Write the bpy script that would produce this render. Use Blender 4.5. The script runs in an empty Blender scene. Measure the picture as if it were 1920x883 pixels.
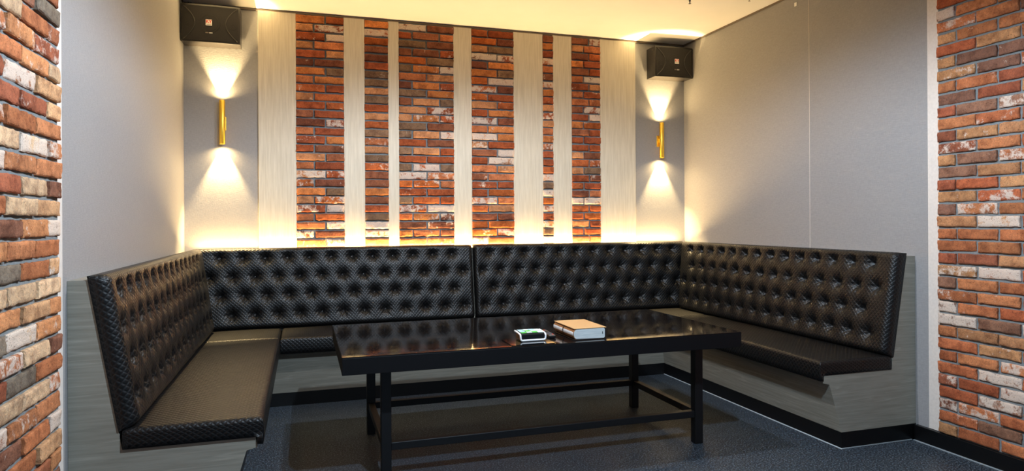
import bpy, bmesh, math, random
from mathutils import Vector, Matrix, noise

sc = bpy.context.scene
COL = sc.collection
R = math.radians

# ------------------------------------------------------------------ camera
W, CEIL, FRONT = 4.627, 3.179, -7.4
cam_d = bpy.data.cameras.new('camera')
cam = bpy.data.objects.new('camera', cam_d)
COL.objects.link(cam)
cam_d.sensor_fit = 'HORIZONTAL'
cam_d.sensor_width = 36.0
cam_d.lens = 36.0 * 1238.3 / 1920.0
cam_d.shift_x = 0.0
cam_d.shift_y = -(441.5 - 413.5) / 1920.0
cam_d.clip_start = 0.05
YAW, ROLL = 0.30548, -0.00511
fw = Vector((math.sin(YAW), math.cos(YAW), 0))
r0 = Vector((math.cos(YAW), -math.sin(YAW), 0))
rt = r0 * math.cos(ROLL) + Vector((0, 0, 1)) * math.sin(ROLL)
up = Vector((0, 0, 1)) * math.cos(ROLL) - r0 * math.sin(ROLL)
M3 = Matrix((rt, up, -fw)).transposed()
cam.matrix_world = Matrix.Translation((0.9221, -5.8953, 1.4)) @ M3.to_4x4()
sc.camera = cam

# ------------------------------------------------------------------ light and exposure
sc.view_settings.view_transform = 'Standard'
sc.view_settings.look = 'None'
sc.view_settings.exposure = 0.0
sc.view_settings.gamma = 1.0
sc.view_settings.use_curve_mapping = False

WORLD_COL, WORLD_STR = (0.48, 0.74, 1.0), 0.28
L1_COL, L1_W = (0.88, 0.92, 1.0), 54        # ceiling downlight over the table
L2_COL, L2_W = (0.64, 0.82, 1.0), 105       # ceiling downlight nearer the entrance
SC_COL = (1.0, 0.72, 0.34)                  # brass wall lamps
SC_NARROW_W, SC_WIDE_W = 260, 9
LED_COL, LED_W = (1.0, 0.67, 0.28), 104      # warm strip behind the backrest

wd = bpy.data.worlds.new('world')
sc.world = wd
wd.use_nodes = True
bgn = wd.node_tree.nodes['Background']
bgn.inputs[0].default_value = (*WORLD_COL, 1)
bgn.inputs[1].default_value = WORLD_STR


def add_light(name, kind, loc, direction, energy, color, **kw):
    d = bpy.data.lights.new(name, kind)
    d.energy = energy
    d.color = color
    for k, v in kw.items():
        setattr(d, k, v)
    o = bpy.data.objects.new(name, d)
    COL.objects.link(o)
    o.location = loc
    o.rotation_euler = Vector(direction).to_track_quat('-Z', 'Y').to_euler()
    return o


add_light('downlight_beam', 'SPOT', (2.08, -2.57, 3.04), (0, 0, -1), L1_W * 4, L1_COL,
          spot_size=R(168), spot_blend=0.35, shadow_soft_size=0.03)
add_light('downlight_beam', 'SPOT', (1.95, -4.65, 3.04), (0, 0.12, -1), L2_W * 4, L2_COL,
          spot_size=R(168), spot_blend=0.35, shadow_soft_size=0.03)
add_light('strip_glow', 'AREA', (2.31, -0.050, 1.166), (0, -0.42, 1), LED_W, LED_COL,
          shape='RECTANGLE', size=4.45, size_y=0.02)

# ------------------------------------------------------------------ helpers
rnd = random.Random(7)


def lin(r, g, b):
    f = lambda c: (c / 255 / 12.92) if c / 255 <= 0.04045 else ((c / 255 + 0.055) / 1.055) ** 2.4
    return (f(r), f(g), f(b))


class NT:
    def __init__(self, name):
        self.m = bpy.data.materials.new(name)
        self.m.use_nodes = True
        self.t = self.m.node_tree
        self.b = self.t.nodes['Principled BSDF']

    def n(self, kind, **kw):
        x = self.t.nodes.new(kind)
        for k, v in kw.items():
            if k.startswith('_'):
                x.inputs[k[1:].replace('_', ' ')].default_value = v
            else:
                setattr(x, k, v)
        return x

    def l(self, a, b):
        self.t.links.new(a, b)

    def coord(self, which='Object', scale=(1, 1, 1), rot=(0, 0, 0)):
        tc = self.n('ShaderNodeTexCoord')
        mp = self.n('ShaderNodeMapping')
        mp.inputs['Scale'].default_value = scale
        mp.inputs['Rotation'].default_value = rot
        self.l(tc.outputs[which], mp.inputs['Vector'])
        return mp.outputs['Vector']

    def noise(self, vec, scale, detail=4, rough=0.55):
        x = self.n('ShaderNodeTexNoise')
        x.inputs['Scale'].default_value = scale
        x.inputs['Detail'].default_value = detail
        x.inputs['Roughness'].default_value = rough
        self.l(vec, x.inputs['Vector'])
        return x.outputs['Fac']

    def ramp(self, fac, stops):
        x = self.n('ShaderNodeValToRGB')
        e = x.color_ramp.elements
        while len(e) < len(stops):
            e.new(0.5)
        for el, (p, c) in zip(e, stops):
            el.position = p
            el.color = (*c, 1) if len(c) == 3 else c
        self.l(fac, x.inputs['Fac'])
        return x.outputs['Color']

    def mix(self, fac, a, b, blend='MIX'):
        x = self.n('ShaderNodeMix', data_type='RGBA', blend_type=blend)
        for s, v in ((0, fac), (6, a), (7, b)):
            if hasattr(v, 'links'):
                self.l(v, x.inputs[s])
            elif s == 0:
                x.inputs[0].default_value = v
            else:
                x.inputs[s].default_value = (*v, 1)
        return x.outputs[2]

    def math(self, op, a, b=None, c=None):
        x = self.n('ShaderNodeMath', operation=op)
        for i, v in enumerate((a, b, c)):
            if v is None:
                continue
            if hasattr(v, 'links'):
                self.l(v, x.inputs[i])
            else:
                x.inputs[i].default_value = v
        return x.outputs[0]

    def bump(self, h, strength=0.3, dist=0.01):
        x = self.n('ShaderNodeBump')
        x.inputs['Strength'].default_value = strength
        x.inputs['Distance'].default_value = dist
        self.l(h, x.inputs['Height'])
        self.l(x.outputs['Normal'], self.b.inputs['Normal'])

    def set(self, col=None, rough=None, metal=None, spec=None):
        for key, v in (('Base Color', col), ('Roughness', rough), ('Metallic', metal), ('Specular IOR Level', spec)):
            if v is None:
                continue
            if hasattr(v, 'links'):
                self.l(v, self.b.inputs[key])
            else:
                self.b.inputs[key].default_value = (*v, 1) if isinstance(v, tuple) else v
        return self


def plain(name, col, rough=0.5, metal=0.0, spec=0.5, var=0.0, bump=0.0, scale=40):
    k = NT(name)
    k.set(col, rough, metal, spec)
    v = k.coord()
    f = k.noise(v, scale)
    a = tuple(c * (1 - var) for c in col)
    b = tuple(min(1, c * (1 + var)) for c in col)
    k.set(k.ramp(f, [(0.3, a), (0.7, b)]))
    if bump:
        k.bump(f, bump, 0.002)
    return k.m


def emit(name, col, strength):
    k = NT(name)
    k.set(col)
    k.b.inputs['Emission Color'].default_value = (*col, 1)
    k.b.inputs['Emission Strength'].default_value = strength
    return k.m


def wallpaper():
    k = NT('grey_wallpaper')
    v = k.coord()
    big = k.noise(v, 1.3, 3)
    weave_a = k.noise(k.coord(scale=(1, 1, 0.12)), 260, 2)
    weave_b = k.noise(k.coord(scale=(0.14, 0.14, 1)), 260, 2)
    w = k.math('ADD', weave_a, weave_b)
    c = k.mix(big, lin(136, 134, 134), lin(144, 142, 141))
    c = k.mix(k.math('MULTIPLY', k.ramp(k.math('MULTIPLY', w, 0.5), [(0.38, (0, 0, 0)), (0.62, (1, 1, 1))]), 0.22), c, lin(184, 181, 178))
    # small pale scuffs
    s = k.noise(k.coord(scale=(1, 1, 0.35)), 9, 6, 0.7)
    c = k.mix(k.ramp(s, [(0.735, (0, 0, 0)), (0.77, (0.3, 0.3, 0.3))]), c, lin(205, 202, 198))
    k.set(c, 0.62, 0, 0.35)
    k.bump(w, 0.25, 0.002)
    return k.m


def pale_wood(name, axis, base=(146, 142, 130), dark=(130, 126, 114)):
    k = NT(name)
    long, cross = 1.2, 22
    sc_ = [cross] * 3
    sc_[axis] = long
    if axis < 2:
        sc_ = [long, long, cross]
    v = k.coord(scale=tuple(sc_))
    g = k.noise(v, 3.2, 6, 0.6)
    sc2 = [9] * 3
    sc2[axis] = 0.55
    if axis < 2:
        sc2 = [0.55, 0.55, 9]
    g2 = k.noise(k.coord(scale=tuple(sc2)), 1.0, 3, 0.5)
    ring = k.math('FRACT', k.math('MULTIPLY', g2, 9.0))
    line = k.ramp(ring, [(0.0, (1, 1, 1)), (0.10, (0.0, 0.0, 0.0)), (0.9, (0, 0, 0)), (1.0, (1, 1, 1))])
    c = k.mix(k.ramp(g, [(0.36, (0, 0, 0)), (0.66, (1, 1, 1))]), lin(*dark), lin(*base))
    c = k.mix(k.math('MULTIPLY', line, 0.16), c, lin(206, 198, 182))
    k.set(c, 0.5, 0, 0.4)
    k.bump(g, 0.15, 0.002)
    return k.m


def brick_mat():
    k = NT('reclaimed_brick')
    at = k.n('ShaderNodeAttribute', attribute_name='tone')
    v = k.coord()
    n1 = k.noise(v, 16, 5, 0.65)
    n2 = k.noise(v, 95, 4, 0.7)
    n3 = k.noise(v, 17, 7, 0.74)
    c = at.outputs['Color']
    d = k.mix(1.0, c, (0.52, 0.46, 0.45), 'MULTIPLY')
    c = k.mix(k.ramp(n1, [(0.42, (0, 0, 0)), (0.68, (1, 1, 1))]), c, d)
    hl = k.mix(1.0, c, (1.45, 1.35, 1.2), 'MULTIPLY')
    c = k.mix(k.ramp(n2, [(0.45, (0, 0, 0)), (0.7, (0.8, 0.8, 0.8))]), c, hl)
    # old whitewash: amount comes from each brick
    amt = k.math('ADD', k.math('MULTIPLY', at.outputs['Alpha'], 0.75), k.math('MULTIPLY_ADD', n3, 1.3, -0.65))
    wfac = k.ramp(amt, [(0.38, (0, 0, 0)), (0.50, (0.85, 0.85, 0.85))])
    c = k.mix(wfac, c, lin(214, 196, 180))
    pits = k.ramp(k.noise(v, 150, 2), [(0.30, (0, 0, 0)), (0.40, (1, 1, 1))])
    c = k.mix(pits, k.mix(1.0, c, (0.5, 0.45, 0.42), 'MULTIPLY'), c)
    k.set(c, 0.85, 0, 0.2)
    k.bump(k.math('ADD', n2, k.math('MULTIPLY', n3, 1.5)), 0.55, 0.006)
    return k.m


def leather():
    k = NT('black_embossed_leatherette')
    uv = k.n('ShaderNodeUVMap', uv_map='UVMap')
    sp = k.n('ShaderNodeSeparateXYZ')
    k.l(uv.outputs['UV'], sp.inputs[0])
    P = 0.030
    a = k.math('DIVIDE', k.math('ADD', sp.outputs[0], sp.outputs[1]), P)
    b = k.math('DIVIDE', k.math('SUBTRACT', sp.outputs[0], sp.outputs[1]), P)

    def groove(x):
        f = k.math('ABSOLUTE', k.math('SUBTRACT', k.math('FRACT', x), 0.5))
        return k.math('SMOOTH_MIN', k.math('MULTIPLY', k.math('SUBTRACT', 0.5, f), 3.6), 1.0, 0.4)
    h = k.math('MULTIPLY', groove(a), groove(b))
    # fine ribs inside each diamond, turned by the diamond's own cell
    chk = k.math('MODULO', k.math('ADD', k.math('FLOOR', a), k.math('FLOOR', b)), 2.0)
    rib = k.math('SINE', k.math('MULTIPLY', k.math('ADD', k.math('MULTIPLY', a, chk), k.math('MULTIPLY', b, k.math('SUBTRACT', 1.0, chk))), 6.2832 * 4))
    grain = k.noise(k.coord('UV', (1, 1, 1)), 420, 3)
    hh = k.math('ADD', k.math('ADD', h, k.math('MULTIPLY', rib, 0.04)), k.math('MULTIPLY', grain, 0.10))
    rough = k.ramp(h, [(0.2, (0.46,) * 3), (0.9, (0.28,) * 3)])
    k.bump(hh, 0.8, 0.0016)
    bn = k.b.inputs['Normal'].links[0].from_socket
    c = k.mix(h, lin(17, 17, 18), lin(5, 5, 5))
    k.set(c, k.math('ADD', rough, k.math('MULTIPLY', grain, 0.05)), 0, 0.17)
    k.b.inputs['Coat Weight'].default_value = 0.42
    k.b.inputs['Coat Roughness'].default_value = 0.46
    k.l(bn, k.b.inputs['Coat Normal'])
    return k.m


def floor_mat():
    k = NT('speckled_dark_vinyl')
    v = k.coord()
    a = k.noise(v, 105, 2, 0.85)
    b = k.noise(v, 45, 3, 0.7)
    big = k.noise(v, 1.6, 5, 0.6)
    c = k.ramp(a, [(0.38, lin(10, 12, 14)), (0.52, lin(44, 51, 59)), (0.66, lin(120, 134, 146))])
    c = k.mix(k.ramp(b, [(0.45, (0, 0, 0)), (0.65, (0.5, 0.5, 0.5))]), c, lin(40, 44, 50))
    k.set(c, k.ramp(big, [(0.35, (0.30,) * 3), (0.7, (0.5,) * 3)]), 0, 0.3)
    k.bump(a, 0.12, 0.001)
    return k.m


def table_mat():
    k = NT('dark_stained_glossy_tabletop')
    v = k.coord(scale=(0.7, 6, 6))
    g = k.noise(v, 2.4, 7, 0.66)
    v2 = k.coord(scale=(0.9, 3.2, 3))
    sm = k.noise(v2, 2.6, 5, 0.6)
    c = k.ramp(g, [(0.3, lin(10, 9, 9)), (0.55, lin(21, 18, 17)), (0.75, lin(38, 31, 27))])
    k.set(c, k.ramp(sm, [(0.35, (0.025,) * 3), (0.75, (0.085,) * 3)]), 0, 0.5)
    k.b.inputs['IOR'].default_value = 1.34
    k.bump(g, 0.012, 0.0006)
    return k.m


MAT = dict(
    wallpaper=wallpaper(),
    wood_z=pale_wood('pale_oak_board', 2, (216, 206, 186), (200, 189, 168)),
    wood_x=pale_wood('pale_oak_bench_front', 0),
    wood_y=pale_wood('pale_oak_bench_side', 1),
    brick=brick_mat(),
    mortar=plain('grey_mortar', lin(120, 125, 126), 0.95, spec=0.1, var=0.12, bump=0.6, scale=120),
    leather=leather(),
    button=plain('black_leather_button', lin(26, 25, 26), 0.3, var=0.1),
    floor=floor_mat(),
    ceiling=plain('ceiling_paint', lin(250, 248, 244), 0.9, spec=0.1, var=0.015, scale=3),
    table=table_mat(),
    apron=plain('black_table_edge', lin(9, 9, 12), 0.55, var=0.1, spec=0.25),
    steel=plain('black_painted_steel', lin(10, 10, 12), 0.45, var=0.1),
    skirt=plain('black_gloss_skirting', lin(8, 8, 9), 0.35, var=0.15, scale=15),
    bead=plain('pale_sealant', lin(150, 158, 162), 0.5, var=0.05),
    trim=plain('pale_plaster_edge', lin(214, 204, 194), 0.8, spec=0.2, var=0.05, bump=0.4, scale=60),
    mould=plain('bronze_ceiling_moulding', lin(112, 100, 88), 0.45, metal=0.4, var=0.05),
    brass=plain('polished_brass', lin(250, 208, 84), 0.42, metal=1.0, var=0.05, scale=8),
    speaker=plain('black_speaker_cabinet', lin(30, 27, 25), 0.24, var=0.12, bump=0.04, scale=300),
    grille=plain('black_speaker_grille', lin(30, 27, 25), 0.75, var=0.25, bump=0.5, scale=500),
    seam=plain('dark_grey_plastic', lin(58, 54, 50), 0.35, var=0.05),
    cone=plain('speaker_cone', lin(34, 29, 27), 0.6, var=0.1),
    badge=plain('white_badge', lin(240, 236, 228), 0.4, var=0.01),
    red=plain('red_paint', lin(205, 40, 30), 0.4, var=0.03),
    silver=plain('silver_print', lin(190, 186, 180), 0.4, var=0.05),
    dim=plain('dull_print', lin(110, 100, 92), 0.4, var=0.05),
    white=plain('white_plastic', lin(232, 234, 236), 0.3, var=0.01),
    black=plain('black_plastic', lin(12, 12, 14), 0.3, var=0.08),
    blackgloss=plain('black_glass', lin(8, 9, 11), 0.06, var=0.05),
    greykey=plain('grey_rubber_key', lin(70, 70, 74), 0.5, var=0.05),
    remote=plain('grey_remote_face', lin(96, 92, 90), 0.4, var=0.05),
    green=plain('green_label', lin(70, 190, 70), 0.4, var=0.03),
    mint=plain('pale_mint_label', lin(205, 226, 218), 0.4, var=0.02),
    sky=plain('pale_blue_label', lin(170, 205, 222), 0.4, var=0.02),
    blue=plain('blue_label', lin(50, 60, 190), 0.4, var=0.03),
    tan=plain('tan_leather_cover', lin(190, 150, 102), 0.42, var=0.10, bump=0.3, scale=120),
    brown=plain('brown_leather_spine', lin(138, 92, 52), 0.45, var=0.12, bump=0.3, scale=120),
    darkbrown=plain('dark_cover_edge', lin(30, 22, 18), 0.5, var=0.1),
    page=None,
    led=emit('led_diffuser', (1.0, 0.72, 0.36), 14),
    lens=emit('lamp_lens', (1.0, 0.84, 0.58), 20),
    cool=emit('downlight_lens', (0.85, 0.93, 1.0), 12),
)


def page_mat():
    k = NT('paper_page_edges')
    g = k.noise(k.coord(scale=(1.5, 1.5, 90)), 6, 4, 0.7)
    k.set(k.ramp(g, [(0.35, lin(176, 186, 188)), (0.65, lin(222, 226, 224))]), 0.7, 0, 0.2)
    k.bump(g, 0.3, 0.002)
    return k.m


MAT['page'] = page_mat()


def link(name, me, mat, parent=None):
    o = bpy.data.objects.new(name, me)
    COL.objects.link(o)
    if mat is not None and not me.materials:
        me.materials.append(mat)
    if parent is not None:
        o.parent = parent
    return o


def root_of(p):
    v = Vector((0, 0, 0))
    while p is not None:
        v += p.location
        p = p.parent
    return v


def obj(name, bm, mat, parent=None, smooth=False, origin=None, mats=None):
    """world-coordinate bmesh -> ONE mesh object; origin moves its own pivot"""
    off = root_of(parent)
    o_loc = Vector(origin) - off if origin is not None else Vector((0, 0, 0))
    bmesh.ops.translate(bm, verts=bm.verts, vec=-(off + o_loc))
    bmesh.ops.recalc_face_normals(bm, faces=bm.faces)
    me = bpy.data.meshes.new(name)
    bm.to_mesh(me)
    bm.free()
    if smooth:
        for p in me.polygons:
            p.use_smooth = True
    for m in (mats or []):
        me.materials.append(m)
    o = link(name, me, mat, parent)
    o.location = o_loc
    return o


def thing(name, label, cat, loc=(0, 0, 0), group=None):
    o = bpy.data.objects.new(name, None)
    COL.objects.link(o)
    o.location = loc
    o.empty_display_size = 0.1
    return tag(o, label, cat, group)


def tag(o, label, cat, group=None):
    o['label'] = label
    o['category'] = cat
    if group:
        o['group'] = group
    return o


def struct(o):
    o['kind'] = 'structure'
    return o


def box(bm, a, b, bevel=0.0, seg=2):
    a, b = Vector(a), Vector(b)
    lo = Vector([min(x, y) for x, y in zip(a, b)])
    hi = Vector([max(x, y) for x, y in zip(a, b)])
    r = bmesh.ops.create_cube(bm, size=1.0)
    vs = r['verts']
    for v in vs:
        v.co = Vector([lo[i] + (v.co[i] + 0.5) * (hi[i] - lo[i]) for i in range(3)])
    if bevel:
        es = list({e for v in vs for e in v.link_edges})
        bmesh.ops.bevel(bm, geom=es, offset=bevel, segments=seg, profile=0.5, affect='EDGES')
    return vs


def cyl(bm, p0, p1, r, seg=32, r2=None, caps=True):
    p0, p1 = Vector(p0), Vector(p1)
    d = p1 - p0
    m = Matrix.Translation((p0 + p1) / 2) @ d.to_track_quat('Z', 'Y').to_matrix().to_4x4()
    return bmesh.ops.create_cone(bm, cap_ends=caps, segments=seg, radius1=r, radius2=r if r2 is None else r2,
                                 depth=d.length, matrix=m)['verts']


def tube_path(bm, pts, r, seg=8, closed=False):
    pts = [Vector(p) for p in pts]
    rings = []
    n = len(pts)
    for i, p in enumerate(pts):
        if closed:
            t = pts[(i + 1) % n] - pts[i - 1]
        else:
            t = pts[min(i + 1, n - 1)] - pts[max(i - 1, 0)]
        t.normalize()
        a = t.cross(Vector((0, 0, 1)))
        if a.length < 1e-3:
            a = t.cross(Vector((0, 1, 0)))
        a.normalize()
        b = t.cross(a)
        rings.append([bm.verts.new(p + (a * math.cos(2 * math.pi * j / seg) + b * math.sin(2 * math.pi * j / seg)) * r) for j in range(seg)])
    for i in range(n if closed else n - 1):
        A, B = rings[i], rings[(i + 1) % n]
        for j in range(seg):
            bm.faces.new((A[j], A[(j + 1) % seg], B[(j + 1) % seg], B[j]))
    if not closed:
        bm.faces.new(rings[0][::-1])
        bm.faces.new(rings[-1])


def prism(bm, poly, z0, z1):
    lo = [bm.verts.new((x, y, z0)) for x, y in poly]
    hi = [bm.verts.new((x, y, z1)) for x, y in poly]
    n = len(poly)
    bm.faces.new(lo[::-1])
    bm.faces.new(hi)
    for i in range(n):
        bm.faces.new((lo[i], lo[(i + 1) % n], hi[(i + 1) % n], hi[i]))
    return lo + hi


# ------------------------------------------------------------------ room shell
T = 0.12
bm = bmesh.new(); box(bm, (-T, FRONT, -0.1), (W + T, T, 0)); struct(obj('floor', bm, MAT['floor']))
bm = bmesh.new(); box(bm, (-T, FRONT, CEIL), (W + T, T, CEIL + 0.1)); struct(obj('ceiling', bm, MAT['ceiling']))
bm = bmesh.new(); box(bm, (-T, 0, 0), (W + T, T, CEIL)); wall_back = struct(obj('wall_back', bm, MAT['wallpaper']))
bm = bmesh.new(); box(bm, (-T, FRONT, 0), (0, 0, CEIL)); wall_left = struct(obj('wall_left', bm, MAT['wallpaper']))
bm = bmesh.new(); box(bm, (W, FRONT, 0), (W + T, 0, CEIL)); wall_right = struct(obj('wall_right', bm, MAT['wallpaper']))

# wallpaper joints: a hair-thin raised lap on each long wall
for par, x0, x1, y in ((wall_right, W - 0.0012, W, -1.75),):
    bm = bmesh.new(); box(bm, (x0, y - 0.0015, 1.165), (x1, y + 0.0015, CEIL - 0.02))
    obj('wallpaper_seam', bm, MAT['trim'], par)

# plaster edges where the brickwork starts
def plaster_edge(name, xw, sgn, ya, yb, z0):
    b = bmesh.new()
    n = 90
    prev = None
    for i in range(n + 1):
        z = z0 + (CEIL - 0.001 - z0) * i / n
        w = 0.006 * (noise.noise((z * 9, xw, 2)) + 0.5 * noise.noise((z * 31, xw, 5)))
        row = [b.verts.new((xw, ya, z)), b.verts.new((xw + sgn * 0.006, ya, z)),
               b.verts.new((xw + sgn * 0.009, yb + w, z)), b.verts.new((xw, yb + w, z))]
        if prev:
            for j in range(4):
                b.faces.new((prev[j], prev[(j + 1) % 4], row[(j + 1) % 4], row[j]))
        else:
            b.faces.new(row)
        prev = row
    b.faces.new(prev[::-1])
    return struct(obj(name, b, MAT['trim']))


plaster_edge('trim_1', 0, 1, -2.852, -2.925, 0.10)
plaster_edge('trim_2', W, -1, -2.760, -2.838, 0.10)

# shadow moulding under the ceiling
bm = bmesh.new(); box(bm, (0.0, -0.014, CEIL - 0.018), (W, 0, CEIL), 0.002); struct(obj('trim_3', bm, MAT['mould']))
bm = bmesh.new(); box(bm, (W - 0.010, -2.76, CEIL - 0.014), (W, -0.016, CEIL), 0.002); struct(obj('trim_4', bm, MAT['mould']))
bm = bmesh.new(); box(bm, (0, -2.85, CEIL - 0.014), (0.010, -0.016, CEIL), 0.002); struct(obj('trim_5', bm, MAT['mould']))

# skirting of the free side walls
bm = bmesh.new(); box(bm, (W - 0.030, FRONT, 0), (W, -2.675, 0.098), 0.003); bb = struct(obj('baseboard_right', bm, MAT['skirt']))
bm = bmesh.new(); box(bm, (W - 0.037, FRONT, 0), (W - 0.030, -2.675, 0.005)); obj('sealant_bead', bm, MAT['bead'], bb)
bm = bmesh.new(); box(bm, (0, FRONT, 0), (0.030, -2.80, 0.098), 0.003); struct(obj('baseboard_left', bm, MAT['skirt']))

# ------------------------------------------------------------------ brickwork
PAL_BACK = [(170, 92, 52), (146, 76, 48), (178, 108, 70), (116, 68, 50), (184, 128, 88), (168, 90, 44), (134, 82, 58), (126, 98, 76), (156, 80, 46), (188, 116, 66)]
PAL_LEFT = [(184, 126, 84), (196, 152, 112), (150, 92, 64), (176, 116, 78), (196, 164, 130), (134, 90, 70), (120, 108, 94), (176, 110, 72), (146, 84, 60), (200, 168, 134)]
PAL_RIGHT = [(168, 98, 64), (138, 82, 60), (174, 112, 74), (124, 88, 72), (178, 130, 90), (158, 86, 56), (170, 104, 68), (138, 100, 80), (146, 82, 58), (168, 120, 84)]


def brickwork(name, parent, place, z0, z1, rows, pal, course, joint, proud, base, width, white_p, seed, rough_amp=1.0):
    """place(s, z, d) -> world; s along the wall, d out of it. rows(i) -> list of (s0, s1)."""
    rg = random.Random(seed)
    b = bmesh.new()
    tone = b.verts.layers.float_color.new('tone')
    s_lo, s_hi = width
    # mortar bed (its own material, same mesh)
    m = 0.0
    cs = [b.verts.new(place(s, z, d)) for s, z, d in ((s_lo, z0, 0), (s_hi, z0, 0), (s_hi, z1, 0), (s_lo, z1, 0),
                                                     (s_lo, z0, base), (s_hi, z0, base), (s_hi, z1, base), (s_lo, z1, base))]
    for idx in ((4, 5, 6, 7), (0, 1, 5, 4), (1, 2, 6, 5), (2, 3, 7, 6), (3, 0, 4, 7), (3, 2, 1, 0)):
        b.faces.new([cs[i] for i in idx]).material_index = 1
    i = 0
    z = z0 + joint * 0.5
    while z < z1 - 0.012:
        zt = min(z + course - joint, z1 - 0.001)
        for (s0, s1) in rows(i):
            c = lin(*rg.choice(pal))
            kk = rg.uniform(0.85, 1.25)
            c = tuple(min(1, x * kk) for x in c)
            wh = rg.uniform(0.42, 0.80) if rg.random() < white_p else rg.uniform(0.0, 0.40)
            nx = max(3, int((s1 - s0) / 0.026))
            nz = 4
            tilt_s, tilt_z = rg.uniform(-0.003, 0.003), rg.uniform(-0.002, 0.002)
            out = proud + rg.uniform(-0.003, 0.004) * rough_amp
            j0, j1 = rg.uniform(-0.002, 0.002), rg.uniform(-0.002, 0.002)
            dz0, dz1 = rg.uniform(-0.0015, 0.0025), rg.uniform(-0.0025, 0.0015)
            off = rg.uniform(0, 50)
            grid = []
            ia = [(0, 0, 0), (0, 0, 1), (0, 0.0045, 2)] + [(k / nx, 0, 3) for k in range(1, nx)] + [(1, -0.0045, 2), (1, 0, 1), (1, 0, 0)]
            ie = [(0, 0, 0), (0, 0, 1), (0, 0.004, 2)] + [(k / nz, 0, 3) for k in range(1, nz)] + [(1, -0.004, 2), (1, 0, 1), (1, 0, 0)]
            wob = 0.0034 * rough_amp
            for ua, oa, ka in ia:
                colv = []
                for ue, oe, ke in ie:
                    s = s0 + j0 + (s1 + j1 - s0 - j0) * ua + oa
                    zz = z + dz0 + (zt + dz1 - z - dz0) * ue + oe
                    if ka < 3:
                        s += wob * noise.noise((off + zz * 55, s * 7, 1.3))
                    if ke < 3:
                        zz += wob * noise.noise((off + s * 42, zz * 7, 4.1))
                    d = out + tilt_s * (ua - 0.5) * 2 + tilt_z * (ue - 0.5) * 2 \
                        + 0.0026 * rough_amp * noise.noise((off + s * 38, zz * 38, 0.4)) \
                        + 0.0018 * rough_amp * noise.noise((off + s * 95, zz * 95, 7.7))
                    if min(ka, ke) == 1:
                        d -= 0.0035 + 0.003 * noise.noise((off + s * 60, zz * 60, 9.1))
                    if min(ka, ke) == 0:
                        d = base - 0.001
                    zz = min(zz, z1)
                    s = min(max(s, s_lo - 0.004), s_hi + 0.004)
                    v = b.verts.new(place(s, zz, d))
                    v[tone] = (*c, wh)
                    colv.append(v)
                grid.append(colv)
            for a in range(len(ia) - 1):
                for e in range(len(ie) - 1):
                    f = b.faces.new((grid[a][e], grid[a + 1][e], grid[a + 1][e + 1], grid[a][e + 1]))
                    f.smooth = min(ia[a][2], ia[a + 1][2], ie[e][2], ie[e + 1][2]) >= 2
        z += course
        i += 1
    bmesh.ops.recalc_face_normals(b, faces=b.faces)
    return obj(name, b, None, parent, mats=[MAT['brick'], MAT['mortar']])


COURSE, JOINT = 0.0733, 0.0135
Z_TOP = CEIL - 0.019


def strip_rows(x0, x1, pattern):
    w = x1 - x0
    g = JOINT

    def rows(i):
        segs = pattern[i % len(pattern)]
        tot = sum(segs)
        out, s = [], x0
        for k, q in enumerate(segs):
            e = s + w * q / tot
            out.append((s + (0 if k == 0 else g / 2), e - (0 if k == len(segs) - 1 else g / 2)))
            s = e
        return out
    return rows


strips = [(0.866, 1.258, [(0.61, 0.39), (0.37, 0.63)]),
          (1.434, 1.637, [(1,)]),
          (1.731, 2.224, [(0.5, 0.5), (0.24, 0.5, 0.26)]),
          (2.394, 2.795, [(0.38, 0.62), (0.6, 0.4)]),
          (3.087, 3.190, [(1,)]),
          (3.382, 3.680, [(0.6, 0.4), (0.41, 0.59)])]
n_rows = 27
zb0 = Z_TOP - n_rows * COURSE
for k, (x0, x1, pat) in enumerate(strips):
    brickwork('brick_facing', wall_back, lambda s, z, d: (s, -d, z), zb0, Z_TOP, strip_rows(x0, x1, pat), PAL_BACK,
              COURSE, JOINT, 0.029, 0.010, (x0, x1), 0.20, 20 + k, 1.5)


def running(edge, end, half_first):
    L = 0.2475

    def rows(i):
        out = []
        s = edge
        e = s + (0.5 * L - 0.005 if (i + half_first) % 2 else L - 0.005)
        while s < end:
            out.append((s + (JOINT / 2 if s > edge else 0), min(e, end) - JOINT / 2))
            s = e
            e = s + L
        return out
    return rows


nr = 42
zs0 = CEIL - 0.002 - nr * COURSE
brickwork('brick_facing', wall_left, lambda s, z, d: (d, -s, z), zs0, CEIL - 0.002, running(2.925, 6.9, 0), PAL_LEFT,
          COURSE, JOINT, 0.024, 0.012, (2.925, 6.9), 0.26, 51, 1.25)
brickwork('brick_facing', wall_right, lambda s, z, d: (W - d, -s, z), zs0, CEIL - 0.002, running(2.84, 6.9, 1), PAL_RIGHT,
          COURSE, JOINT, 0.024, 0.012, (2.84, 6.9), 0.16, 52, 1.25)

# ------------------------------------------------------------------ wood boards on the back wall
boards = [(0.566, 0.866, 'wide pale oak board at the left end of the back wall, beside the left brass lamp'),
          (1.258, 1.434, 'medium pale oak board between the leftmost brick strip and the second strip'),
          (1.637, 1.731, 'narrowest pale oak board, left of the broadest brick strip'),
          (2.224, 2.394, 'medium pale oak board just right of the broadest brick strip'),
          (2.795, 3.087, 'wide pale oak board left of the thinnest brick strip'),
          (3.190, 3.382, 'medium pale oak board just right of the thinnest brick strip'),
          (3.680, 4.063, 'widest pale oak board at the right end of the back wall, beside the right brass lamp')]
for x0, x1, lab in boards:
    bm = bmesh.new(); box(bm, (x0, -0.022, 1.164), (x1, -0.0005, CEIL - 0.0185), 0.0015, 1)
    tag(obj('wall_board', bm, MAT['wood_z'], origin=((x0 + x1) / 2, -0.01, 1.164)), lab, 'wall panel', 'oak boards on the back wall')

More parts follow.
